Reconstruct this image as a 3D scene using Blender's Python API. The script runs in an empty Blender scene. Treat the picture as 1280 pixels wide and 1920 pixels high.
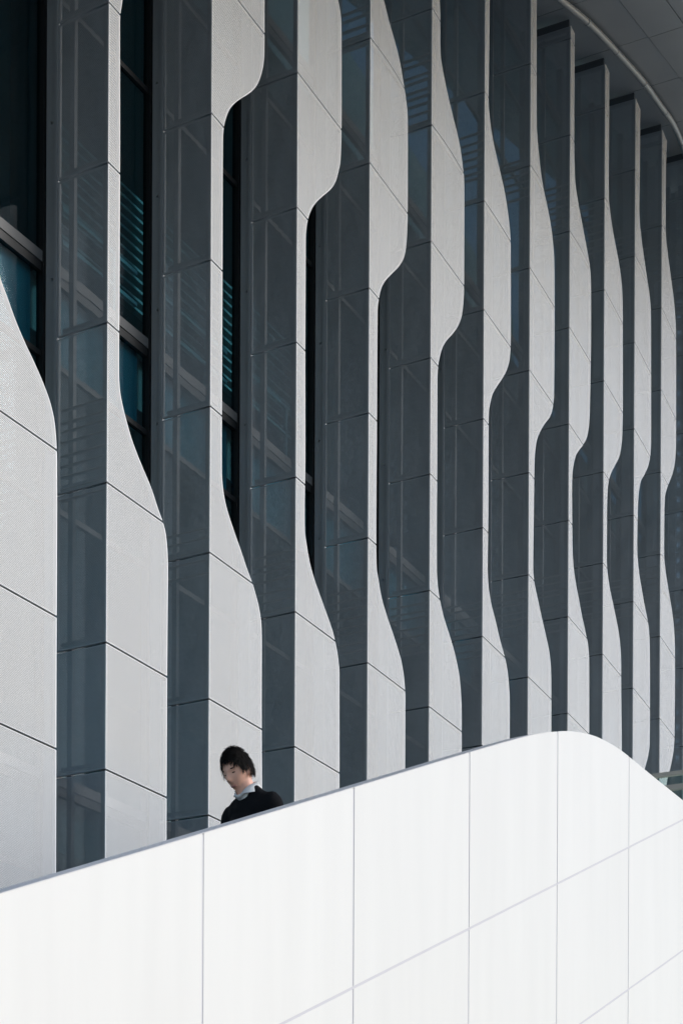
import bpy, bmesh, math, random
from mathutils import Vector, Matrix
random.seed(7)
R = math.radians
scene = bpy.context.scene
C = bpy.context.collection

# ------------------------------------------------------------ camera
F, YH, ROLL, EYE = 3233.0, 2442.0, 0.0045, 1.6      # pixels of the 1280x1920 photo
cam = bpy.data.cameras.new('camera'); co = bpy.data.objects.new('camera', cam); C.objects.link(co)
cam.sensor_fit = 'HORIZONTAL'; cam.sensor_width = 36.0; cam.lens = 36.0 * F / 1280.0
cam.shift_y = (YH - 960.0) / 1280.0; cam.clip_end = 3000.0; cam.clip_start = 0.1
co.location = (0, 0, EYE)
# level camera looking along +Y, rolled a fraction of a degree
co.rotation_euler = (Matrix.Rotation(R(90), 3, 'X') @ Matrix.Rotation(ROLL, 3, 'Z')).to_euler()
scene.camera = co

# ------------------------------------------------------------ sky and sun
SUN_EL, SUN_AZ = 26.0, 86.0            # azimuth clockwise from +Y (the view direction)
w = bpy.data.worlds.new('World'); scene.world = w; w.use_nodes = True
nt = w.node_tree
bg = nt.nodes['Background']
sky = nt.nodes.new('ShaderNodeTexSky'); sky.sky_type = 'NISHITA'; sky.sun_disc = False
sky.sun_elevation = R(SUN_EL); sky.sun_rotation = R(SUN_AZ)
sky.air_density = 1.0; sky.dust_density = 1.0; sky.ozone_density = 1.0
nt.links.new(sky.outputs[0], bg.inputs[0]); bg.inputs[1].default_value = 0.15
sl = bpy.data.lights.new('sun', 'SUN'); sl.energy = 1.35; sl.angle = R(28); sl.color = (0.985, 0.99, 1.0)
so = bpy.data.objects.new('sun', sl); C.objects.link(so); so.location = (10, -10, 40)
sd = Vector((math.sin(R(SUN_AZ)) * math.cos(R(SUN_EL)), math.cos(R(SUN_AZ)) * math.cos(R(SUN_EL)), math.sin(R(SUN_EL))))
so.rotation_euler = (-sd).to_track_quat('-Z', 'Y').to_euler()
scene.view_settings.view_transform = 'Standard'; scene.view_settings.look = 'None'
scene.view_settings.exposure = 0.25; scene.view_settings.gamma = 1.0
scene.view_settings.use_curve_mapping = False

# ------------------------------------------------------------ pixel helpers
def ray(x, y):
    xu = x - (YH - y) * ROLL; yu = y - (x - 640.0) * ROLL
    return Vector(((xu - 640.0) / F, 1.0, (YH - yu) / F))
def hit(x, y, p, n):                     # where the pixel's ray meets the plane (p, n)
    d = ray(x, y); o = Vector((0, 0, EYE))
    return o + d * ((p - o).dot(n) / d.dot(n))

# ------------------------------------------------------------ materials
def mat(name, col, rough=0.5, metal=0.0, var=0.0, vscale=4.0, bump=0.0, bscale=60.0, stretch=(1, 1, 1), spec=0.5):
    m = bpy.data.materials.new(name); m.use_nodes = True
    t = m.node_tree; b = t.nodes['Principled BSDF']
    b.inputs['Base Color'].default_value = (*col, 1); b.inputs['Roughness'].default_value = rough
    b.inputs['Metallic'].default_value = metal; b.inputs['Specular IOR Level'].default_value = spec
    tc = t.nodes.new('ShaderNodeTexCoord'); mp = t.nodes.new('ShaderNodeMapping')
    mp.inputs['Scale'].default_value = stretch
    t.links.new(tc.outputs['Object'], mp.inputs[0])
    if var:
        n = t.nodes.new('ShaderNodeTexNoise'); n.inputs['Scale'].default_value = vscale; n.inputs['Detail'].default_value = 5
        t.links.new(mp.outputs[0], n.inputs[0])
        r = t.nodes.new('ShaderNodeMapRange'); r.inputs[1].default_value = 0.25; r.inputs[2].default_value = 0.75
        r.inputs[3].default_value = 1 - var; r.inputs[4].default_value = 1 + var
        t.links.new(n.outputs[0], r.inputs[0])
        mx = t.nodes.new('ShaderNodeVectorMath'); mx.operation = 'SCALE'; mx.inputs[0].default_value = col
        t.links.new(r.outputs[0], mx.inputs['Scale']); t.links.new(mx.outputs[0], b.inputs['Base Color'])
    if bump:
        n2 = t.nodes.new('ShaderNodeTexNoise'); n2.inputs['Scale'].default_value = bscale; n2.inputs['Detail'].default_value = 4
        t.links.new(tc.outputs['Object'], n2.inputs[0])
        bp = t.nodes.new('ShaderNodeBump'); bp.inputs['Strength'].default_value = bump; bp.inputs['Distance'].default_value = 0.01 if bscale > 10 else 0.12
        t.links.new(n2.outputs[0], bp.inputs['Height']); t.links.new(bp.outputs[0], b.inputs['Normal'])
    return m

PITCH, HOLE = 0.0122, 0.243
def perforate(m, axis, HOLE=HOLE):
    """Punch a staggered grid of round holes through the sheet (fin coordinates)."""
    t = m.node_tree; b = t.nodes['Principled BSDF']; out = t.nodes['Material Output']
    tc = t.nodes.new('ShaderNodeTexCoord'); sp = t.nodes.new('ShaderNodeSeparateXYZ'); t.links.new(tc.outputs['Object'], sp.inputs[0])
    def M(op, a, bb=None):
        n = t.nodes.new('ShaderNodeMath'); n.operation = op
        for i, v in enumerate((a, bb)):
            if v is None: continue
            if isinstance(v, (int, float)): n.inputs[i].default_value = v
            else: t.links.new(v, n.inputs[i])
        return n.outputs[0]
    def dist(off):
        s = []
        for ax in (axis, 'Z'):
            v = M('ADD', M('DIVIDE', sp.outputs[ax], PITCH), off)
            v = M('SUBTRACT', M('FRACT', v), 0.5); s.append(M('MULTIPLY', v, v))
        return M('SQRT', M('ADD', s[0], s[1]))
    d = M('MINIMUM', dist(0.0), dist(0.5))
    hole = M('LESS_THAN', d, HOLE)
    tr = t.nodes.new('ShaderNodeBsdfTransparent'); mix = t.nodes.new('ShaderNodeMixShader')
    t.links.new(hole, mix.inputs[0]); t.links.new(b.outputs[0], mix.inputs[1]); t.links.new(tr.outputs[0], mix.inputs[2])
    t.links.new(mix.outputs[0], out.inputs[0])
    return m

M = {}
M['light'] = mat('light_paint', (0.79, 0.80, 0.815), 0.45, var=0.025, vscale=1.3, stretch=(2, 2, 0.6))
M['light_perf'] = perforate(mat('light_perforated', (0.79, 0.80, 0.815), 0.45, var=0.03, vscale=1.3, stretch=(2, 2, 0.6)), 'X')
M['dark'] = mat('side_grey', (0.40, 0.43, 0.46), 0.36, var=0.08, vscale=2.0)  # side panels' grey, darker and bluer than the face panels
M['dark_perf'] = perforate(mat('side_grey_perforated', (0.40, 0.43, 0.46), 0.36, var=0.12, vscale=1.1, bump=0.35, bscale=2.6), 'Y', 0.165)
M['post'] = mat('post_paint', (0.33, 0.36, 0.39), 0.45, var=0.08, vscale=3)
M['steel'] = mat('bolt_steel', (0.45, 0.46, 0.47), 0.35, metal=0.9)
M['stud'] = mat('stud_grey', (0.12, 0.135, 0.15), 0.5)
M['rib'] = mat('rib_grey', (0.42, 0.44, 0.46), 0.45)
M['mullion'] = mat('mullion_black', (0.012, 0.014, 0.016), 0.4)
M['transom'] = mat('transom_grey', (0.13, 0.135, 0.14), 0.4, metal=0.0)
M['spandrel'] = mat('spandrel_teal', (0.13, 0.36, 0.43), 0.5, var=0.15, vscale=1.2)
M['blind'] = mat('blind_slat', (0.30, 0.38, 0.37), 0.5)
M['rail'] = mat('white_rail', (0.72, 0.75, 0.74), 0.4)
M['room'] = mat('room_grey', (0.20, 0.22, 0.22), 0.8)
M['room_dark'] = mat('inner_dark', (0.06, 0.075, 0.08), 0.7, var=0.3, vscale=2.0)
M['soffit'] = mat('soffit_grey', (0.35, 0.375, 0.395), 0.38, var=0.06, vscale=0.7)
M['soffit_back'] = mat('soffit_back', (0.03, 0.033, 0.036), 0.7)
M['tube'] = mat('tube_metal', (0.30, 0.32, 0.34), 0.4, metal=0.1, var=0.05)
M['white'] = mat('white_cladding', (0.79, 0.785, 0.768), 0.45, var=0.028, vscale=1.6, stretch=(3, 3, 0.35))
def vary(m, amt):
    t = m.node_tree; b = t.nodes['Principled BSDF']; l = b.inputs['Base Color'].links[0]; src = l.from_socket
    oi = t.nodes.new('ShaderNodeObjectInfo'); r = t.nodes.new('ShaderNodeMapRange'); r.inputs[3].default_value = 1 - amt; r.inputs[4].default_value = 1 + amt
    t.links.new(oi.outputs['Random'], r.inputs[0]); v = t.nodes.new('ShaderNodeVectorMath'); v.operation = 'SCALE'
    t.links.new(src, v.inputs[0]); t.links.new(r.outputs[0], v.inputs['Scale']); t.links.new(v.outputs[0], b.inputs['Base Color'])
vary(M['white'], 0.014); vary(M['light_perf'], 0.02); vary(M['dark_perf'], 0.06); vary(M['soffit'], 0.05)
M['joint'] = mat('joint_sealant', (0.64, 0.63, 0.67), 0.7)
M['core'] = mat('wall_core', (0.55, 0.55, 0.55), 0.8)
M['coping'] = mat('coping_metal', (0.74, 0.735, 0.76), 0.45, metal=0.0, var=0.05)
M['concrete'] = mat('concrete', (0.36, 0.355, 0.34), 0.85, var=0.12, vscale=1.5, bump=0.2)
M['paving'] = mat('paving', (0.17, 0.17, 0.165), 0.85, var=0.12, vscale=0.8, bump=0.2)
M['cream'] = mat('cream_band', (0.60, 0.58, 0.53), 0.6, var=0.05)
M['skin'] = mat('skin', (0.92, 0.50, 0.36), 0.5, var=0.06, vscale=20)
M['hair'] = mat('hair', (0.012, 0.010, 0.009), 0.65, bump=0.6, bscale=220, spec=0.15)
M['sweater'] = mat('sweater', (0.008, 0.008, 0.010), 0.9, bump=0.4, bscale=300, spec=0.2)
M['shirt'] = mat('shirt', (0.90, 0.89, 0.87), 0.8)
M['trousers'] = mat('trousers', (0.02, 0.022, 0.03), 0.85)
M['shoe'] = mat('shoe', (0.015, 0.013, 0.012), 0.35)
M['eye'] = mat('eye', (0.06, 0.035, 0.028), 0.2)
M['lip'] = mat('lip', (0.45, 0.20, 0.17), 0.5)
def glass(name, tint, refl):
    m = bpy.data.materials.new(name); m.use_nodes = True; t = m.node_tree; t.nodes.remove(t.nodes['Principled BSDF'])
    out = t.nodes['Material Output']; tr = t.nodes.new('ShaderNodeBsdfTransparent'); tr.inputs[0].default_value = (*tint, 1)
    gl = t.nodes.new('ShaderNodeBsdfGlossy'); gl.inputs['Roughness'].default_value = 0.02
    lw = t.nodes.new('ShaderNodeLayerWeight'); lw.inputs[0].default_value = 0.5
    pw = t.nodes.new('ShaderNodeMath'); pw.operation = 'POWER'; pw.inputs[1].default_value = 5.0; t.links.new(lw.outputs['Facing'], pw.inputs[0])
    fr = t.nodes.new('ShaderNodeMath'); fr.operation = 'MULTIPLY_ADD'; fr.inputs[1].default_value = 0.95; fr.inputs[2].default_value = refl; t.links.new(pw.outputs[0], fr.inputs[0])
    mx = t.nodes.new('ShaderNodeMixShader'); t.links.new(fr.outputs[0], mx.inputs[0])
    t.links.new(tr.outputs[0], mx.inputs[1]); t.links.new(gl.outputs[0], mx.inputs[2]); t.links.new(mx.outputs[0], out.inputs[0])
    return m
M['glass'] = glass('tinted_glass', (0.52, 0.74, 0.79), 0.05)
M['clear'] = glass('balustrade_glass', (0.80, 0.90, 0.88), 0.05)

# ------------------------------------------------------------ object helpers
def link(name, bm, m, parent=None, smooth=False):
    me = bpy.data.meshes.new(name)
    bmesh.ops.recalc_face_normals(bm, faces=bm.faces[:])
    bm.to_mesh(me); bm.free()
    for mm in (m if isinstance(m, (list, tuple)) else [m]): me.materials.append(M[mm])
    if smooth:
        for p in me.polygons: p.use_smooth = True
    o = bpy.data.objects.new(name, me); C.objects.link(o); o.parent = parent
    return o
def share(o, name, parent, loc=(0, 0, 0)):
    c = bpy.data.objects.new(name, o.data); C.objects.link(c); c.parent = parent; c.location = loc
    return c
def tag(o, label=None, cat=None, group=None, kind=None):
    if label: o['label'] = label
    if cat: o['category'] = cat
    if group: o['group'] = group
    if kind: o['kind'] = kind
    return o
def empty(name, loc=(0, 0, 0), rz=0.0):
    e = bpy.data.objects.new(name, None); C.objects.link(e); e.location = loc; e.rotation_euler = (0, 0, rz)
    e.empty_display_size = 0.2
    return e
def box(bm, x0, x1, y0, y1, z0, z1):
    v = [bm.verts.new((x, y, z)) for z in (z0, z1) for y in (y0, y1) for x in (x0, x1)]
    for f in ((0, 2, 3, 1), (4, 5, 7, 6), (0, 1, 5, 4), (2, 6, 7, 3), (0, 4, 6, 2), (1, 3, 7, 5)):
        bm.faces.new([v[i] for i in f])
def boxo(name, m, parent, *b):
    bm = bmesh.new(); box(bm, *b); return link(name, bm, m, parent)
def prism(bm, pts, y0, y1):              # polygon in (x, z), thick along y
    a = [bm.verts.new((x, y0, z)) for x, z in pts]; b = [bm.verts.new((x, y1, z)) for x, z in pts]
    bm.faces.new(a); bm.faces.new(b[::-1])
    n = len(pts)
    for i in range(n): bm.faces.new((a[i], b[i], b[(i + 1) % n], a[(i + 1) % n]))
def tube(bm, pts, rad, n=10):
    rings = []
    for i, p in enumerate(pts):
        d = (pts[min(i + 1, len(pts) - 1)] - pts[max(i - 1, 0)]).normalized()
        a = d.cross(Vector((0, 0, 1))).normalized(); b = a.cross(d)
        r = rad[i] if isinstance(rad, (list, tuple)) else rad
        rings.append([bm.verts.new(p + a * r * math.cos(2 * math.pi * k / n) + b * r * math.sin(2 * math.pi * k / n)) for k in range(n)])
    for i in range(len(rings) - 1):
        for k in range(n): bm.faces.new((rings[i][k], rings[i][(k + 1) % n], rings[i + 1][(k + 1) % n], rings[i + 1][k]))
    bm.faces.new(rings[0][::-1]); bm.faces.new(rings[-1])

# ------------------------------------------------------------ ground
bm = bmesh.new(); bmesh.ops.create_grid(bm, x_segments=1, y_segments=1, size=600)
tag(link('ground', bm, 'paving'), kind='structure')

# ------------------------------------------------------------ the arc the fins stand on
HP = 1.2                                  # height of a facade panel in metres
N0 = 0.115                                # joints sit at (n + N0) panels above eye level
A0, DA, PT = 29.414, -0.41, 1.3805
RIDGE = {}                                # fin -> (point, heading)
x, z = -1.7846, 12.9192
for i in range(1, 19):
    th = R(A0 + DA * (i - 1)); RIDGE[i] = (Vector((x, z, 0)), R(A0 + DA * (i - 0.5) - 1.0))
    x += PT * math.sin(th); z += PT * math.cos(th)
x, z = -1.7846, 12.9192
for i in range(0, -4, -1):
    th = R(A0 + DA * (i - 1) + 0.0); x -= PT * math.sin(th); z -= PT * math.cos(th)
    RIDGE[i] = (Vector((x, z, 0)), R(A0 + DA * (i - 0.5) - 1.0))
def zn(n): return EYE + n * HP
def top_n(i): return 13.25 + 0.345 * (i - 8)

# wavy right-hand edge of each face panel, (x, y) in the photograph
EDGE = {
 0: [(-16,0),(-16,300),(-14,400),(-8,470),(0,517),(15,560),(30,602),(46,640),(67,685),(82,720),(95,757),(102.5,792),(106,835),(107,865),(107,1000),(106,1250),(105,1640)],
 1: [(310,-250),(308,-150),(300,-110),(275,-75),(245,-40),(232,-12),(229.5,0),(228,12),(225.8,24),(225,37),(225,80),(225,320),(224,570),(223.3,640),(223.3,702),(225,732),(230,760),(237.5,790),(246,820),(257.5,852),(269,880),(282.5,912),(297.5,957),(305.5,979),(311,1002),(314,1035),(315,1065),(314,1185),(313.3,1266),(312,1580)],
 2: [(497,-150),(495.8,0),(495.8,55),(495.5,100),(493.8,120),(490,137.5),(483.8,155),(475,167.5),(462.5,177.5),(450,185),(438.8,194),(430,205),(423.8,220),(420,236),(418,257),(417.5,320),(417,505),(416.3,640),(415.8,865),(416,890),(417.5,910),(421,935),(427,960),(437.5,992),(452.5,1035),(462.5,1065),(472.5,1092),(480,1117),(486,1142),(490,1172),(490.8,1210),(490.5,1280),(491,1540)],
 3: [(577,-500),(578,-260),(585,-200),(595,-150),(610,-90),(625,-35),(633.8,0),(637.5,20),(639.5,40),(640,75),(640,235),(639,282),(637.5,305),(634.5,320),(630,337),(622.5,351),(607.5,365),(592.5,379),(585,390),(578.8,405),(575,422),(573,445),(572.8,495),(572,640),(572,865),(571,960),(571.5,997),(574.5,1020),(580,1052),(588.8,1085),(600,1117),(612.5,1152),(623.8,1185),(630,1212),(634,1237),(636,1260),(636,1300),(636,1480)],
 4: [(697,-300),(698,-170),(700,-120),(704,-75),(712,-30),(719.5,0),(730,42),(740,77),(748.8,112),(755.5,150),(760,180),(763,205),(764,225),(764,320),(763.8,395),(762.8,435),(761,460),(757.5,480),(747.5,499),(735,512),(720,529),(713.8,542),(710,560),(707.5,582),(707,640),(706.3,787),(705,960),(705,1035),(705.8,1065),(708.8,1085),(715,1120),(725,1155),(736,1187),(745,1215),(752.5,1242),(757.5,1275),(759.5,1310),(759,1445)],
 5: [(824,-200),(824,0),(825,30),(825,80),(826,105),(831,137),(840,180),(850,222),(857.5,252),(863,280),(867,310),(869.5,335),(870,357),(869.5,527),(868.8,557),(866,587),(860,607),(851,622),(835.5,640),(828.8,652),(823.8,670),(821,685),(819.5,710),(819,900),(818.5,960),(818.5,1070),(820,1095),(823.8,1122),(831,1155),(841,1187),(850,1217),(856,1242),(861,1270),(864,1305),(865,1330),(865,1420)],
 6: [(917.5,-100),(917.5,0),(916,150),(915.5,185),(917,210),(921,245),(928.8,285),(937,320),(943.8,350),(950,385),(954.5,420),(956.8,452),(957,495),(957,640),(955,672),(950,692),(942.5,707),(930,726),(922.5,740),(918.8,755),(916,772),(915.5,797),(915,960),(914.5,1000),(913.8,1065),(915,1095),(920,1130),(928.8,1165),(937.5,1202),(945.5,1231),(950,1252),(953,1277),(955,1310),(955,1400)],
 7: [(1006,-50),(1005.8,0),(1005.8,232),(1007.5,262),(1013.4,320),(1018,350),(1025.5,385),(1032,420),(1036,452),(1038.5,490),(1039,532),(1039,640),(1038,740),(1037,755),(1034.5,770),(1030,782),(1022.5,792),(1013.8,806),(1007.5,820),(1003.8,837),(1001.8,860),(1001,897),(1000.2,960),(999,1065),(1001,1090),(1007.5,1122),(1015,1157),(1022.5,1190),(1028.8,1220),(1032,1247),(1033,1285),(1033,1370)],
 8: [(1077,50),(1076,260),(1077,320),(1078,340),(1082.5,372),(1088.8,407),(1095,440),(1100,467),(1104.5,492),(1106.5,512),(1107.5,540),(1107.5,640),(1107,672),(1105.5,757),(1104.5,787),(1101,815),(1092.5,834),(1085,844),(1078.8,855),(1075,870),(1072.5,890),(1071.8,915),(1072,960),(1073,1035),(1075,1065),(1078.8,1092),(1085,1125),(1091,1157),(1098,1189),(1102,1210),(1103.8,1235),(1104,1280),(1104,1375)],
 9: [(1142,120),(1140.8,320),(1140.8,365),(1142.5,387),(1147.5,425),(1153.8,460),(1160,492),(1163.8,520),(1166,545),(1166.8,570),(1167,640),(1167,767),(1166,815),(1163.8,840),(1160,857),(1152.5,872),(1146,885),(1141,900),(1138.8,917),(1137.8,940),(1137.4,960),(1137,1047),(1138,1067),(1142.5,1102),(1148.8,1132),(1155,1162),(1160,1190),(1163,1220),(1164,1247),(1164,1280),(1165,1400)],
 10: [(1200,190),(1199,320),(1198,390),(1199.5,420),(1203,452),(1207.5,485),(1212.5,520),(1217,550),(1219.5,577),(1220,607),(1220,640),(1220,827),(1218.8,852),(1215,872),(1207.5,890),(1201,902),(1197.5,920),(1195.8,940),(1195,960),(1194,1022),(1195,1047),(1198,1077),(1203,1107),(1208,1135),(1213,1160),(1216,1180),(1217.5,1205),(1218,1280),(1218,1322),(1217.5,1395),(1215,1415),(1211,1432),(1207.5,1444),(1201,1465),(1197,1500)],
 11: [(1250,250),(1248,320),(1247.5,427),(1248.8,450),(1252.5,482),(1257.5,520),(1261.8,552),(1265,585),(1266.5,615),(1266.8,640),(1267,715),(1266.8,830),(1265.5,860),(1261,885),(1255,902),(1249.5,917),(1246,932),(1245,960),(1244.5,1022),(1245,1047),(1248,1075),(1253,1107),(1258,1137),(1261.8,1165),(1264,1192),(1264.8,1222),(1264.8,1280),(1264,1375),(1263,1400),(1260,1422),(1255,1445),(1250,1465),(1247,1500)],
}
WIDE, NECK = 0.80, 0.13
UPPER = {0: [(8.35, NECK), (8.75, 0.62), (9.0, WIDE), (9.9, 0.7), (10.5, 0.2)],
         1: [(9.3, WIDE), (9.9, 0.7), (10.5, 0.25)], 2: [(9.6, WIDE), (10.2, 0.62), (10.8, 0.2)]}
def profile(i):
    """(z, width) list of the wavy edge of fin i, bottom to top."""
    if i not in EDGE:                     # fins outside the picture follow their neighbour
        return profile(11) if i > 11 else profile(0)
    p, a = RIDGE[i]; u = Vector((math.sin(a), math.cos(a), 0)); n = Vector((-math.cos(a), math.sin(a), 0))
    out = []
    for px, py in EDGE[i]:
        h = hit(px, py, p, n); out.append((h.z, max(0.05, (h - p).dot(u))))
    out.sort()
    for nn, ww in UPPER.get(i, []):
        if zn(nn) > out[-1][0] + 0.15: out.append((zn(nn), ww))
    return [(0.0, out[0][1])] + out + [(30.0, out[-1][1])]
def width(pr, z):                         # monotone cubic through the traced points
    k = 0
    while k < len(pr) - 2 and pr[k + 1][0] < z: k += 1
    def m(j):
        if j <= 0 or j >= len(pr) - 1: return 0.0
        d0 = (pr[j][1] - pr[j - 1][1]) / max(1e-6, pr[j][0] - pr[j - 1][0])
        d1 = (pr[j + 1][1] - pr[j][1]) / max(1e-6, pr[j + 1][0] - pr[j][0])
        if d0 * d1 <= 0: return 0.0
        return 2 * d0 * d1 / (d0 + d1)
    z0, w0 = pr[k]; z1, w1 = pr[k + 1]; hh = z1 - z0; t = (z - z0) / hh
    return ((2*t**3 - 3*t**2 + 1) * w0 + (t**3 - 2*t**2 + t) * hh * m(k) + (-2*t**3 + 3*t**2) * w1 + (t**3 - t**2) * hh * m(k + 1))

DEPTH = 0.472                             # depth of the fins' dark sides
GAP = 0.017                               # open joint between panels
LEVELS = [0.32, 1.32, 2.32, 3.32] + [k + N0 for k in range(4, 16)]
EDGE_W = 0.011                            # unperforated rim

def face_panel(pr, za, zb):
    """White perforated cassette: wavy right edge, rim and folded flanges."""
    bm = bmesh.new()
    zs = [za, za + 0.005]
    n = max(3, int((zb - za) / 0.035))
    zs += [za + (zb - za) * k / n for k in range(1, n)] + [zb - 0.005, zb]
    NU = 8
    grid = []
    for zz in zs:
        W = width(pr, zz); us = [0, EDGE_W * 0.8] + [EDGE_W + (W - 2 * EDGE_W) * k / NU for k in range(1, NU)] + [W - EDGE_W, W]
        k_ = 0.0
        if zz > zn(8.7):
            k_ = min(1.0, max(0.0, (width(pr, zz - 0.06) - width(pr, zz + 0.06)) / 0.12 / 0.33))
        grid.append([bm.verts.new((uu, -0.014 * k_ * math.sin(math.pi * uu / W), zz)) for uu in us])
    nu = len(grid[0])
    for a in range(len(zs) - 1):
        for b in range(nu - 1):
            f = bm.faces.new((grid[a][b], grid[a][b + 1], grid[a + 1][b + 1], grid[a + 1][b]))
            rim = a in (0, len(zs) - 2) or b in (0, nu - 2)
            f.material_index = 1 if rim else 0
    def flange(vs, dep):
        bk = [bm.verts.new((v.co.x, dep, v.co.z)) for v in vs]
        for a in range(len(vs) - 1):
            bm.faces.new((vs[a], bk[a], bk[a + 1], vs[a + 1])).material_index = 1
    flange([g[-1] for g in grid], 0.035); flange([g[0] for g in grid], 0.010)
    flange(grid[0], 0.012); flange(grid[-1], 0.012)
    return bm
def side_panel(za, zb):
    bm = bmesh.new()
    ys = [0.013, 0.013 + EDGE_W, DEPTH - EDGE_W, DEPTH]; zs = [za, za + EDGE_W, zb - EDGE_W, zb]
    g = [[bm.verts.new((0.004, yy, zz)) for yy in ys] for zz in zs]
    for a in range(3):
        for b in range(3):
            f = bm.faces.new((g[a][b], g[a][b + 1], g[a + 1][b + 1], g[a + 1][b]))
            f.material_index = 0 if (a == 1 and b == 1) else 1
    def flange(vs):
        bk = [bm.verts.new((0.026, v.co.y, v.co.z)) for v in vs]
        for a in range(len(vs) - 1): bm.faces.new((vs[a], bk[a], bk[a + 1], vs[a + 1])).material_index = 1
    flange(g[0]); flange(g[-1]); flange([q[0] for q in g]); flange([q[-1] for q in g])
    return bm

PLACES = {
 0: 'widest perforated fin, nearest the low end of the white stair parapet',
 1: 'perforated fin with wavy edge, first one before the fin behind the person',
 2: 'perforated wavy fin directly behind the head of the walking person',
 3: 'perforated wavy fin just past the person, towards the parapet hump',
 4: 'second wavy fin past the person, towards the parapet hump',
 5: 'third wavy fin past the person, with its bulge high under the soffit',
 6: 'fourth wavy fin past the person, rising behind the sloping grey coping',
 7: 'wavy fin just before the hump of the white parapet',
 8: 'wavy fin rising directly behind the crest of the white parapet hump',
 9: 'first wavy fin past the crest of the parapet hump, behind its falling curve',
 10: 'slender wavy fin whose foot narrows beside the glass balustrade',
 11: 'slender wavy fin whose narrowed foot ends above the glass balustrade rail',
 13: 'last fin, hidden behind the one whose dark side alone shows',  # out of view, put in to stop sky showing through its neighbour
 12: 'fin of which only the dark side shows, beyond the glass balustrade',
}
panel_cache = {}
bm = bmesh.new(); bmesh.ops.create_cone(bm, cap_ends=True, segments=8, radius1=0.009, radius2=0.007, depth=0.012, matrix=Matrix.Rotation(R(-90), 4, 'Y'))
bolt0 = None
rib0 = None
for i in range(0, 14):
    p, a = RIDGE[i]
    fin = empty('facade_fin', (p.x, p.y, 0), R(90) - a)
    tag(fin, PLACES[i], 'fin', 'wavy perforated fins along the facade')
    pr = profile(i); tn = top_n(i)
    lv = [n for n in LEVELS if n < tn - 0.12] + [tn]
    for k in range(len(lv) - 1):
        za, zb = zn(lv[k]) + GAP / 2, zn(lv[k + 1]) - GAP / 2
        link('face_panel', face_panel(pr, za, zb), ['light_perf', 'light'], fin)
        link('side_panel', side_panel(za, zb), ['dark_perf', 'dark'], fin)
    for k in range(1, len(lv) - 1):
        zj = zn(lv[k]); W = min(width(pr, zj - 0.03), width(pr, zj), width(pr, zj + 0.03)) - 0.006
        boxo('joint_backing', 'soffit_back', fin, 0.012, W, 0.014, 0.018, zj - 0.03, zj + 0.03)  # black strips added to stop light through the joints and darken them
    zt = zn(tn)
    # stud seen through the holes, post at the back with its flange, bolts
    boxo('stud', 'stud', fin, 0.05, 0.09, 0.355, 0.40, zn(0.32), zt - 0.05)
    boxo('corner_stud', 'stud', fin, 0.03, 0.065, 0.03, 0.065, zn(0.32), zt - 0.05)
    post = boxo('post', 'post', fin, 0.012, 0.075, DEPTH + 0.022, DEPTH + 0.118, 0.5, zt)
    boxo('flange', 'post', post, -0.004, 0.012, DEPTH + 0.004, DEPTH + 0.030, 0.5, zt)
    zz = 3.1 + 0.31 * i % 0.5
    while zz < zt - 0.3:
        if bolt0 is None: bolt0 = link('bolt', bm, 'steel', post); bolt0.location = (0.004, DEPTH + 0.05, zz)
        else: share(bolt0, 'bolt', post, (0.004 if True else 0, DEPTH + 0.05 + random.uniform(-.006, .03), zz))
        zz += 1.2 if i % 2 else 0.95
    # horizontal ribs that stiffen the wavy panel where it widens
    zc = [q for q in range(len(pr) - 1) if pr[q][1] > 0.45 and pr[q + 1][1] <= 0.45]
    for q in zc:
        z0 = pr[q][0]
        for k in range(random.randint(5, 9)):
            zr = z0 - 0.34 + 0.085 * k + random.uniform(-0.02, 0.02)
            W = width(pr, zr)
            if zr > zt - 0.2 or W < 0.2: continue
            nm = 'rib'
            if rib0 is None:
                rib0 = boxo(nm, 'rib', fin, 0.03, 1.03, 0.03, 0.44, -0.004, 0.004); r_ = rib0
            else: r_ = share(rib0, nm, fin)
            r_.location = (0, 0, zr); r_.scale = (0.035, 1, 1)
    # bracket that hangs the fin from the soffit
    boxo('bracket', 'stud', fin, 0.02, 0.06, 0.03, DEPTH - 0.01, zt - 0.03, zt + 0.095)
    # cross braces behind the dark sides
    for k in range(len(lv) - 1):
        zz = zn(lv[k]) + 0.05
        boxo('brace', 'stud', fin, 0.03, 0.06, 0.06, 0.44, zz, zz + 0.025)

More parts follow.
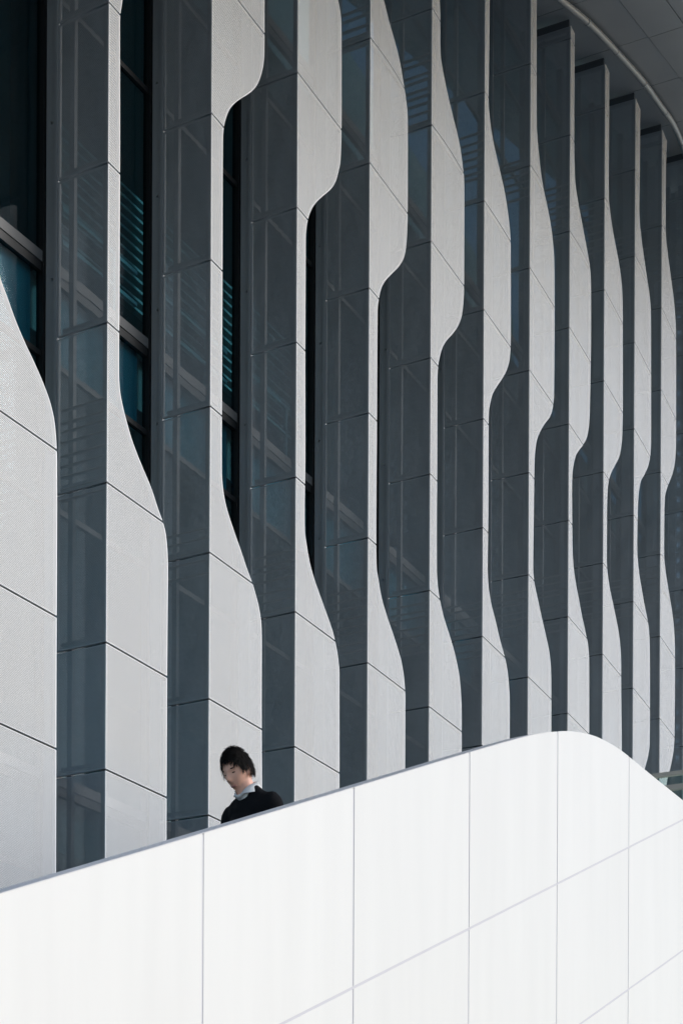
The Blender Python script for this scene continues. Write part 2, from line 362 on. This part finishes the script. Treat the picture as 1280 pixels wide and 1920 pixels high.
# ------------------------------------------------------------ glazed building behind the fins
bld = tag(empty('glazed_building', (RIDGE[5][0].x, RIDGE[5][0].y, 0)), 'dark teal glazed curtain wall of the building set back behind the wavy fins', 'building')
GL = DEPTH + 0.165
def bay(i):                               # local frame of a bay, as a child of the building
    p, a = RIDGE[i]; q, _ = RIDGE[i + 1]
    u = (q - p).normalized(); wv = Vector((-u.y, u.x, 0))
    mtx = Matrix.Translation(p - bld.location) @ Matrix.Rotation(math.atan2(u.y, u.x), 4, 'Z')
    return mtx, (q - p).length
thick = [3.35, 6.65, 9.95, 13.1]; thin = [2.75, 5.12, 6.05, 8.43, 9.35, 11.7, 12.5]
for i in range(-2, 17):
    mtx, L = bay(i)
    def put(name, m, *b, par=bld):
        o = boxo(name, m, par, *b); 
        if par is bld: o.matrix_local = mtx
        return o
    zt = zn(top_n(i + 1)) + 0.1
    cuts = sorted([zn(n) for n in thick + thin if zn(n) < zt - 0.3])
    for n in thick:
        if zn(n) < zt - 0.2:
            put('transom', 'transom', 0.02, L - 0.02, GL - 0.030, GL + 0.02, zn(n) - 0.02, zn(n) + 0.06)
            put('transom', 'mullion', 0.02, L - 0.02, GL - 0.022, GL + 0.02, zn(n) - 0.09, zn(n) - 0.022)
    for n in thin:
        if zn(n) < zt - 0.2: put('transom', 'mullion', 0.02, L - 0.02, GL - 0.018, GL + 0.02, zn(n) - 0.022, zn(n) + 0.022)
    put('mullion', 'mullion', -0.02, 0.06, GL - 0.035, GL + 0.03, 0.5, zt)
    zs = [2.0] + cuts + [zt]
    for a, b in zip(zs[:-1], zs[1:]):
        put('window_pane', 'glass', 0.061, L - 0.021, GL, GL + 0.012, a + 0.024, b - 0.024)
    # spandrels below the thick transoms, blinds above, rails inside
    for n in (6.65,):
        if zn(n) < zt - 0.5: put('spandrel', 'spandrel', 0.1, L - 0.06, GL + 0.06, GL + 0.09, zn(n - 0.58), zn(n) - 0.03)
    if i in (1, 2, 3):
        for k in range(12):
            s = put('blind_slat', 'blind', 0.0, L, GL + 0.12, GL + 0.18, zn(6.95) + 0.085 * k, zn(6.95) + 0.085 * k + 0.022)
        for n in (6.92, 7.14): put('inner_rail', 'rail', 0.3, L - 0.10, GL + 0.03, GL + 0.06, zn(n) - 0.016, zn(n) + 0.016)
        put('inner_rail', 'rail', 0.95, 0.98, GL + 0.03, GL + 0.06, zn(6.7), zn(7.15))
    if i == 1: put('partition', 'room_dark', -0.012, 0.012, GL + 0.032, GL + 1.4, zn(6.62), zn(9.5))
    if i <= 0: put('dark_sheet', 'room_dark', 0.02, L - 0.02, GL + 0.30, GL + 0.31, zn(6.7), zn(9.3))  # dark sheet added behind the glass to blacken the end windows
    put('floor_slab', 'room', 0.0, L, GL + 0.10, GL + 4.4, zn(6.25), zn(6.60))
    put('floor_slab', 'room', 0.0, L, GL + 0.10, GL + 4.4, zn(9.55), zn(9.9))
    for n0_, n1_ in ((-1.3, 16.5),): put('back_wall', 'room', 0.0, L, GL + 4.41, GL + 4.55, zn(n0_), zn(n1_))
    put('floor_slab', 'room', 0.0, L, GL + 0.10, GL + 4.4, zn(2.95), zn(3.3))
    put('plinth', 'concrete', 0.0, L, 0.10, GL + 0.2, 0.0, 1.95)

# ------------------------------------------------------------ sloping soffit above the fins
p8, a8 = RIDGE[8]; p11, _ = RIDGE[11]
u = (p11 - p8).normalized(); wv = Vector((-u.y, u.x, 0))
rise = (zn(top_n(11)) - zn(top_n(8))) / (p11 - p8).length
us = Vector((u.x, u.y, rise)).normalized()
S0 = Vector((p8.x, p8.y, zn(top_n(8)) + 0.10))
sn = us.cross(wv).normalized()
sof = empty('soffit'); tag(sof, 'dark grey panelled soffit sloping over the heads of the fins', 'ceiling')
sof.matrix_world = Matrix((( us.x, wv.x, sn.x, S0.x), (us.y, wv.y, sn.y, S0.y), (us.z, wv.z, sn.z, S0.z), (0, 0, 0, 1)))
def on_soffit(px, py, below=0.0):
    h = hit(px, py, S0 - sn * below, sn) - S0
    return h.dot(us), h.dot(wv)
j0 = on_soffit(1280, 49); j1 = on_soffit(1280, 136); j2 = on_soffit(1280, 227); jl = on_soffit(1264, 20)
print('soffit joints', j0, j1, j2, jl)
step = (j2[0] - j0[0]) / 2
boxo('backing', 'soffit_back', sof, -26, 14, jl[1] - 6.1, 2.0, 0.03, 0.08)
rows = [jl[1] - 6.0, jl[1] - 4.8, jl[1] - 3.6, jl[1] - 2.4, jl[1] - 1.2, jl[1], -0.62, 2.0]  # outer rows lie out of view, widened to shade the upper fins
for r in range(len(rows) - 1):
    k0 = -20
    for k in range(k0, 12):
        ua = j0[0] + step * k
        if ua < -26 or ua > 13: continue
        if r == 6:
            boxo('panel', 'soffit', sof, ua + 0.007, ua + step - 0.007, rows[r] + 0.007, rows[r + 1], 0.012, 0.029)
        else:
            boxo('panel', 'soffit', sof, ua + 0.007, ua + step - 0.007, rows[r] + 0.007, rows[r + 1] - 0.004, 0.0, 0.029)
# curved drain pipe under the soffit
bm = bmesh.new()
tp = [(1010,-38),(1052,0),(1100,40),(1137,77),(1172,115),(1207,155),(1232,190),(1260,230),(1277,268),(1290,310),(1300,350)]
pts = []
for q in tp:
    pts.append(hit(q[0], q[1], S0 - sn * 0.06, sn))
def cat(pts, n=6):
    out = []
    for k in range(len(pts) - 1):
        p0, p1, p2, p3 = pts[max(k - 1, 0)], pts[k], pts[k + 1], pts[min(k + 2, len(pts) - 1)]
        for s in range(n):
            t = s / n
            out.append(0.5 * ((2 * p1) + (p2 - p0) * t + (2 * p0 - 5 * p1 + 4 * p2 - p3) * t * t + (3 * p1 - p0 - 3 * p2 + p3) * t ** 3))
    return out + [pts[-1]]
d0 = (pts[0] - pts[1]).normalized()
pts = [pts[0] + d0 * 4, pts[0] + d0 * 2] + pts
cp = cat(pts)
tube(bm, cp, 0.040, 14)
pipe = tag(link('curved_pipe', bm, 'tube', None, True), 'curved grey metal pipe running under the soffit past the fin heads', 'pipe')
for k in range(6, len(cp) - 3, 9):
    bm = bmesh.new(); d = (cp[k + 1] - cp[k]).normalized(); tube(bm, [cp[k] - d * 0.02, cp[k] + d * 0.02], 0.044, 14); link('collar', bm, 'tube', pipe, True)

# ------------------------------------------------------------ white stair parapet
AW = math.atan2(1808, 3233); uw = Vector((math.sin(AW), math.cos(AW), 0)); nw = Vector((-math.cos(AW), math.sin(AW), 0))
WD, SLOPE = 4.55, 0.408
W0 = nw * WD
par = empty('stair_parapet', (W0.x, W0.y, 0), math.atan2(uw.y, uw.x)); tag(par, 'tall white panelled stair parapet with sloping top and rounded hump', 'wall')
def on_wall(px, py):
    h = hit(px, py, W0, nw); return h.dot(uw), h.z
cols = [on_wall(px, 1650)[0] for px in (380.5, 662.5, 879, 1044, 1178)]
cw = (cols[-1] - cols[0]) / 4
cols = [cols[0] - 3 * cw, cols[0] - 2 * cw, cols[0] - cw] + cols + [cols[-1] + cw, cols[-1] + 2 * cw]
print('wall column', cw)
ja = on_wall(880, 1741.5); jb = on_wall(1180, 1854.5)
hrow = (ja[1] + SLOPE * (jb[0] - ja[0])) - jb[1]
print('row height', hrow, 'joints', ja, jb)
TOP = [(0,1677),(382,1563),(663,1477.5),(879,1412),(960,1388.5),(990,1380.5),(1020,1374.5),(1042.5,1372),(1060,1371),(1080,1372.5),(1100,1376),(1120,1382.5),(1140,1392.5),(1160,1404.5),(1179,1419),(1207.5,1442.5),(1235,1465),(1272.5,1495),(1300,1517),(1340,1543),(1380,1560),(1450,1580)]
TP = [on_wall(*q) for q in TOP]
sl0 = (TP[2][1] - TP[0][1]) / (TP[2][0] - TP[0][0]); print('top slope', sl0)
TP = [(TP[0][0] - 6, TP[0][1] - 6 * SLOPE)] + TP
def topz(uu):
    k = 0
    while k < len(TP) - 2 and TP[k + 1][0] < uu: k += 1
    def m(j):
        if j == 0 or j == len(TP) - 1: k_ = max(1, j); return (TP[k_][1] - TP[k_ - 1][1]) / (TP[k_][0] - TP[k_ - 1][0])
        return (TP[j + 1][1] - TP[j - 1][1]) / (TP[j + 1][0] - TP[j - 1][0])
    (a, za), (b, zb) = TP[k], TP[k + 1]; hh = b - a; t = (uu - a) / hh
    return (2*t**3 - 3*t**2 + 1) * za + (t**3 - 2*t**2 + t) * hh * m(k) + (-2*t**3 + 3*t**2) * zb + (t**3 - t**2) * hh * m(k + 1)
JW = 0.016
def jz(uu, k): return ja[1] + SLOPE * (uu - ja[0]) - k * hrow      # joint line k (0 = upper one)
TH = 0.13
for c in range(len(cols) - 1):
    ua, ub = cols[c] + JW / 2, cols[c + 1] - JW / 2
    N = 14
    tops = [(ua + (ub - ua) * k / N, topz(ua + (ub - ua) * k / N)) for k in range(N + 1)]
    for k in range(-1, 8):
        def lower(uu): return max(jz(uu, k + 1) + JW / 2, 0.02)
        if k == -1: up = tops
        else: up = [(q, min(jz(q, k) - JW / 2, t)) for q, t in tops]
        if max(z_ for _, z_ in up) < 0.2: continue
        if all(z_ - lower(q) < 0.05 for q, z_ in up): continue
        bm = bmesh.new()
        fr = [[(q, lower(q)), (q, max(z_, lower(q) + 0.004))] for q, z_ in up]
        vf = [[bm.verts.new((q, 0, z_)) for q, z_ in r] for r in fr]; vb = [[bm.verts.new((q, 0.018, z_)) for q, z_ in r] for r in fr]
        for s in range(N):
            bm.faces.new((vf[s][0], vf[s + 1][0], vf[s + 1][1], vf[s][1])); bm.faces.new((vb[s][0], vb[s][1], vb[s + 1][1], vb[s + 1][0]))
            bm.faces.new((vf[s][1], vf[s + 1][1], vb[s + 1][1], vb[s][1])); bm.faces.new((vf[s][0], vb[s][0], vb[s + 1][0], vf[s + 1][0]))
        bm.faces.new((vf[0][0], vf[0][1], vb[0][1], vb[0][0])); bm.faces.new((vf[N][0], vb[N][0], vb[N][1], vf[N][1]))
        pn = link('panel', bm, 'white', par)
        pn.location.y = random.uniform(0, 0.001)
# core and sealant behind the panels
bm = bmesh.new(); N = 160
qs = [cols[0] + (cols[-1] - cols[0]) * k / N for k in range(N + 1)]
def strip(bm, y0, y1, zlo, zhi, qs):
    v = [[bm.verts.new(c_) for c_ in ((q, y0, zlo(q)), (q, y0, zhi(q)), (q, y1, zhi(q)), (q, y1, zlo(q)))] for q in qs]
    for s in range(len(qs) - 1):
        for k in range(4): bm.faces.new((v[s][k], v[s + 1][k], v[s + 1][(k + 1) % 4], v[s][(k + 1) % 4]))
    bm.faces.new(v[0]); bm.faces.new(v[-1][::-1])
strip(bm, 0.003, TH, lambda q: 0.0, lambda q: topz(q) - 0.004, qs)
link('core', bm, 'joint', par)
# grey coping on the straight sloping run
cend = on_wall(1030, 1373)[0]
bm = bmesh.new(); qq = [q for q in qs if q < cend]
cth = lambda q: 0.003
strip(bm, -0.002, TH + 0.004, lambda q: topz(q) + 0.001, lambda q: topz(q) + 0.001 + cth(q), qq)
link('coping', bm, 'coping', par)

# ------------------------------------------------------------ stairs behind the parapet
RISER = 0.14; TREAD = RISER / SLOPE
PW = 5.25                                  # the person's distance into the scene, along the wall normal
NWp = nw * PW
head_px = (441, 1396)
hp_ = hit(478, 1396, NWp, nw); PU = hp_.dot(uw); HEADZ = hp_.z
FEETZ = HEADZ - 1.735
st = empty('staircase', (W0.x, W0.y, 0), math.atan2(uw.y, uw.x)); tag(st, 'pale concrete staircase climbing behind the white parapet', 'stairs')
kk = round(FEETZ / RISER); off = FEETZ - kk * RISER
for k in range(1, kk + 14):
    u0 = PU - 0.10 + (k - kk) * TREAD
    boxo('step', 'concrete', st, u0, u0 + TREAD + 0.02, TH + 0.012, 2.55, max(0, off + k * RISER - 0.35), off + k * RISER)
ul = PU - 0.10 + (kk + 14) * TREAD
boxo('landing', 'concrete', st, ul, ul + 6, TH + 0.012, 2.55, off + (kk + 13) * RISER - 0.3, off + (kk + 13) * RISER)
print('person', PU, FEETZ, HEADZ, 'parapet top beside', topz(PU))

# ------------------------------------------------------------ glass balustrade by the far fins
bp = hit(1262, 1449, Vector((0, 21.0, 0)), Vector((0, 1, 0)))
ab = R(A0 + DA * 9); ub_ = Vector((math.sin(ab), math.cos(ab), 0)); wb_ = Vector((-math.cos(ab), math.sin(ab), 0))
bal = empty('glass_balustrade', (bp.x, bp.y, bp.z - 1.1), math.atan2(-wb_.y, -wb_.x)); tag(bal, 'pale glass balustrade with grey top rail at the foot of the far fins', 'balustrade')
# local x runs out from the facade
boxo('top_rail', 'cream', bal, -1.6, 3.5, -0.03, 0.03, 1.06, 1.11)
for k in range(4):
    boxo('pane', 'clear', bal, -1.55 + 1.25 * k, -0.32 + 1.25 * k, -0.006, 0.006, 0.55, 1.055)
boxo('handrail', 'cream', bal, -1.6, 3.5, -0.12, -0.05, 0.86, 0.92)
boxo('slab', 'cream', bal, -1.6, 3.5, -0.02, 2.6, 0.25, 0.55)
boxo('slab_edge', 'coping', bal, -1.6, 3.5, -0.05, -0.025, 0.22, 0.50)
boxo('support', 'concrete', bal, -1.2, -0.8, 0.6, 1.0, -(bp.z - 1.1), 0.25)

# ------------------------------------------------------------ the walking person
# local frame: +x is the way the person faces, y to the person's left, z up from the lower foot
pp = NWp + uw * PU
face = math.atan2(-uw.y, -uw.x) - R(14)    # walks down the stairs, turned a little to the open side
per = empty('person', (pp.x, pp.y, FEETZ), face)
tag(per, 'person with short black hair in black sweater and white collar, walking downstairs', 'person')
def capsule(bm, a, ra, b, rb, sq=(1, 1)):
    """tapered limb from a to b with rounded ends; sq squashes the section along x and y"""
    a, b = Vector(a), Vector(b); d = (b - a).normalized()
    ax = Vector((1, 0, 0)) - d * d.x
    if ax.length < 0.2: ax = Vector((0, 1, 0)) - d * d.y
    ax.normalize(); ay = d.cross(ax); n = 18; rings = []
    for c, r, sgn in ((a, ra, -1), (b, rb, 1)):
        st = [(-80, 0), (-45, 0), (0, 0)] if sgn < 0 else [(0, 0), (45, 0), (80, 0)]
        for ang, _ in st:
            t = R(ang); rr = r * math.cos(t); off = r * math.sin(t)
            rings.append([bm.verts.new(c + d * off + ax * rr * sq[0] * math.cos(2 * math.pi * k / n) + ay * rr * sq[1] * math.sin(2 * math.pi * k / n)) for k in range(n)])
    for i in range(len(rings) - 1):
        for k in range(n): bm.faces.new((rings[i][k], rings[i][(k + 1) % n], rings[i + 1][(k + 1) % n], rings[i + 1][k]))
    bm.faces.new(rings[0][::-1]); bm.faces.new(rings[-1])
def fuse(name, bm, m, voxel, smooth=6):
    o = link(name, bm, m, per, True)
    r = o.modifiers.new('fuse', 'REMESH'); r.mode = 'VOXEL'; r.voxel_size = voxel; r.use_smooth_shade = True
    sm = o.modifiers.new('smooth', 'SMOOTH'); sm.iterations = smooth; sm.factor = 0.5
    return o
HM = Matrix.Translation((0.095, -0.040, 1.563)) @ Matrix.Rotation(R(4), 4, 'Z') @ Matrix.Rotation(R(22), 4, 'Y') @ Matrix.Rotation(R(6), 4, 'X') @ Matrix.Diagonal((0.93, 0.96, 1.06, 1))
HIP = [Vector((0.0, 0.085, 0.88)), Vector((0.0, -0.085, 0.88))]
KNEE = [Vector((0.05, 0.10, 0.48)), Vector((0.12, -0.10, 0.61))]
ANK = [Vector((-0.02, 0.10, 0.085)), Vector((0.02, -0.10, 0.225))]
SHO = [Vector((0.015, 0.150, 1.368)), Vector((0.015, -0.165, 1.350))]
ELB = [Vector((-0.04, 0.225, 1.10)), Vector((0.0, -0.225, 1.10))]
WRI = [Vector((0.07, 0.235, 0.88)), Vector((0.14, -0.215, 0.90))]
def figure(bm, g, legs=True, arms=True, torso=True):
    if torso:
        capsule(bm, (0, 0, 0.93), 0.105 + g, (0.005, 0, 1.10), 0.10 + g, (1.0, 1.35))
        capsule(bm, (0.005, 0, 1.08), 0.10 + g, (0.015, 0, 1.28), 0.105 + g, (1.0, 1.40))
        capsule(bm, (0.015, -0.10, 1.335), 0.060 + g, (0.015, 0.10, 1.335), 0.060 + g, (1.15, 1.0))
        for sg in (1, -1): capsule(bm, (0.02, 0.03 * sg, 1.41), 0.052 + g, (0.015, 0.15 * sg, 1.355), 0.044 + g)
        capsule(bm, (0.02, 0, 1.36), 0.078 + g, (0.03, -0.005, 1.425), 0.056 + g, (1.0, 1.45))
    for k in (0, 1):
        if arms: capsule(bm, SHO[k], 0.050 + g, ELB[k], 0.041 + g); capsule(bm, ELB[k], 0.041 + g, WRI[k], 0.028 + g)
        if legs: capsule(bm, HIP[k], 0.088 + g, KNEE[k], 0.055 + g); capsule(bm, KNEE[k], 0.055 + g, ANK[k], 0.036 + g)
bm = bmesh.new()
figure(bm, 0.0)
capsule(bm, (0.035, -0.005, 1.40), 0.056, (0.075, -0.03, 1.53), 0.053)
for k, s in ((0, 1), (1, -1)):                                # hands with five fingers
    wr = WRI[k]
    capsule(bm, wr, 0.024, wr + Vector((0.028, 0, -0.075)), 0.030, (1.15, 0.55))
    for oy, ln in ((0.027, 0.070), (0.009, 0.080), (-0.009, 0.075), (-0.026, 0.058)):
        b0 = wr + Vector((0.030 + oy * 0.95, 0, -0.092 - 0.2 * oy)); b1 = b0 + Vector((0.006, -s * 0.006, -ln * 0.55)); b2 = b1 + Vector((-0.004, -s * 0.016, -ln * 0.42))
        capsule(bm, b0, 0.0085, b1, 0.008); capsule(bm, b1, 0.008, b2, 0.0068)
    t0 = wr + Vector((0.048, -s * 0.006, -0.045)); t1 = t0 + Vector((0.020, -s * 0.010, -0.032))
    capsule(bm, t0, 0.011, t1, 0.009); capsule(bm, t1, 0.009, t1 + Vector((0.006, -s * 0.008, -0.026)), 0.008)
# head: a shaped sphere with brow, nose, lips and chin, fused to the neck
hb = bmesh.new(); bmesh.ops.create_uvsphere(hb, u_segments=48, v_segments=40, radius=1.0)
for v in hb.verts:
    x_, y_, z_ = v.co
    X, Y, Zc = x_ * (0.098 if x_ > 0 else 0.100), y_ * 0.076, z_ * 0.118
    if z_ < 0:
        Y *= 1 - 0.34 * min(1, -z_) ** 1.4
        X *= (1 - 0.10 * (-z_)) if x_ > 0 else (1 - 0.42 * (-z_) ** 1.2)
    if x_ > 0.3:
        g = lambda yy, zz, sy, sz: math.exp(-((Y - yy) / sy) ** 2 - ((Zc - zz) / sz) ** 2)
        X += 0.026 * g(0, -0.030, 0.013, 0.016) + 0.013 * g(0, -0.008, 0.010, 0.020)
        X += 0.006 * g(0, 0.022, 0.045, 0.008)
        X -= 0.011 * (g(0.032, 0.004, 0.016, 0.011) + g(-0.032, 0.004, 0.016, 0.011))
        X += 0.007 * g(0, -0.066, 0.020, 0.007) + 0.008 * g(0, -0.100, 0.022, 0.014)
    v.co = HM @ Vector((X, Y, Zc))
tmp = bpy.data.meshes.new('tmp'); hb.to_mesh(tmp); hb.free(); bm.from_mesh(tmp); bpy.data.meshes.remove(tmp)
for s in (1, -1):
    eb = bmesh.new(); bmesh.ops.create_uvsphere(eb, u_segments=14, v_segments=10, radius=1)
    for v in eb.verts: v.co = HM @ Vector((v.co.x * 0.018 - 0.008 - v.co.z * 0.004, v.co.y * 0.009 + s * 0.077, v.co.z * 0.030 - 0.006))
    tmp = bpy.data.meshes.new('tmp'); eb.to_mesh(tmp); eb.free(); bm.from_mesh(tmp); bpy.data.meshes.remove(tmp)
body = fuse('body', bm, 'skin', 0.0055, 3)
bm = bmesh.new(); figure(bm, 0.015, legs=False)
swe = fuse('sweater', bm, 'sweater', 0.010, 8)
tx = bpy.data.textures.new('folds', 'CLOUDS'); tx.noise_scale = 0.09
dm = swe.modifiers.new('folds', 'DISPLACE'); dm.texture = tx; dm.strength = 0.016; dm.mid_level = 0.45
bm = bmesh.new(); figure(bm, 0.017, arms=False, torso=False); capsule(bm, (0, -0.05, 0.90), 0.115, (0, 0.05, 0.90), 0.115)
fuse('trousers', bm, 'trousers', 0.010, 8)
bm = bmesh.new(); n = 32; vs = []                             # shirt collar, folded over, open at the throat
for rx, zz in ((0.070, -0.050), (0.062, 0.0), (0.058, 0.030), (0.062, 0.034), (0.076, 0.004), (0.085, -0.016)):
    r = []
    for k in range(n):
        t = 2 * math.pi * k / n; c, s = math.cos(t), math.sin(t)
        notch = max(0, c) ** 5 * 0.040
        r.append(bm.verts.new((0.044 + c * rx + 0.30 * zz, -0.010 + s * rx * 1.05 - 0.12 * zz, 1.458 + zz * (1 - 0.25 * c) - (notch if zz > -0.01 else 0) - 0.024 * c)))
    vs.append(r)
for a in range(len(vs) - 1):
    for k in range(n): bm.faces.new((vs[a][k], vs[a][(k + 1) % n], vs[a + 1][(k + 1) % n], vs[a + 1][k]))
link('collar', bm, 'shirt', per, True)
for s in (1, -1):
    for nm, m_, (rx, ry, rz), (cx, cy, cz) in (('eye', 'eye', (0.010, 0.012, 0.0035), (0.080, 0.031, 0.001)), ('eyebrow', 'hair', (0.006, 0.017, 0.0032), (0.088, 0.031, 0.023))):
        bm = bmesh.new(); bmesh.ops.create_uvsphere(bm, u_segments=12, v_segments=8, radius=1)
        for v in bm.verts: v.co = HM @ Vector((v.co.x * rx + cx - abs(v.co.y) * 0.008, v.co.y * ry + s * cy, v.co.z * rz + cz))
        link(nm, bm, m_, body, True)
bm = bmesh.new(); bmesh.ops.create_uvsphere(bm, u_segments=14, v_segments=8, radius=1)
for v in bm.verts: v.co = HM @ Vector((v.co.x * 0.008 + 0.086 - abs(v.co.y) * 0.006, v.co.y * 0.021, v.co.z * 0.0055 - 0.066))
link('mouth', bm, 'lip', body, True)
# hair: a dark cap and thousands of short curved locks
def hair_ok(t, zz):                                           # inside the hairline?
    c = math.cos(t)
    return zz > (0.52 if c > 0.75 else 0.30 if c > 0.45 else 0.02 if c > -0.1 else -0.22)
bm = bmesh.new(); bmesh.ops.create_uvsphere(bm, u_segments=56, v_segments=40, radius=1.0)
kill = [v for v in bm.verts if not hair_ok(math.atan2(v.co.y, v.co.x), v.co.z)]
bmesh.ops.delete(bm, geom=kill, context='VERTS')
for v in bm.verts:
    x_, y_, z_ = v.co; k = 1 - (0.25 * -z_ if (z_ < 0 and x_ < 0) else 0)
    v.co = HM @ Vector((x_ * 0.104 * k - 0.003, y_ * 0.079, z_ * 0.124 + 0.003))
hr = link('hair', bm, 'hair', body, True)
bm = bmesh.new(); cnt = 0
while cnt < 2600:
    t = random.uniform(-math.pi, math.pi); zz = random.uniform(-0.25, 1.0)
    if not hair_ok(t, zz): continue
    cnt += 1
    rr = math.sqrt(max(0, 1 - zz * zz)); k = 1 - (0.25 * -zz if (zz < 0 and math.cos(t) < 0) else 0)
    b = Vector((math.cos(t) * rr * 0.103 * k - 0.003, math.sin(t) * rr * 0.078, zz * 0.123 + 0.003))
    nrm = Vector((b.x / 0.0106, b.y / 0.0066, b.z / 0.0156)).normalized()
    fall = (Vector((0.35 + random.uniform(-0.5, 0.5), random.uniform(-0.6, 0.6), -1.0)))
    fall = (fall - nrm * fall.dot(nrm)).normalized()
    L = random.uniform(0.022, 0.048); wd = random.uniform(0.0012, 0.0028)
    side = nrm.cross(fall).normalized() * wd
    p0 = b; p1 = b + nrm * random.uniform(0.006, 0.013) + fall * L * 0.5; p2 = p1 + fall * L * 0.5 + nrm * random.uniform(-0.010, 0.004)
    q = [bm.verts.new(HM @ p) for p in (p0 - side, p0 + side, p1 + side, p1 - side, p2)]
    bm.faces.new((q[0], q[1], q[2], q[3])); bm.faces.new((q[3], q[2], q[4]))
me = bpy.data.meshes.new('hair_locks'); bm.to_mesh(me); bm.free(); me.materials.append(M['hair'])
hl = bpy.data.objects.new('hair_locks', me); C.objects.link(hl); hl.parent = body
for s, (sx, sz) in ((1, (0.0, 0.0)), (-1, (0.03, 0.14))):
    bm = bmesh.new(); bmesh.ops.create_uvsphere(bm, u_segments=16, v_segments=10, radius=1)
    for v in bm.verts:
        v.co = Vector((v.co.x * 0.135 + 0.05 + sx, v.co.y * 0.046 + s * 0.10, max(v.co.z, -0.62) * 0.055 * (1.25 if v.co.x < 0 else 0.8) + 0.045 + sz))
    link('shoe', bm, 'shoe', per, True)
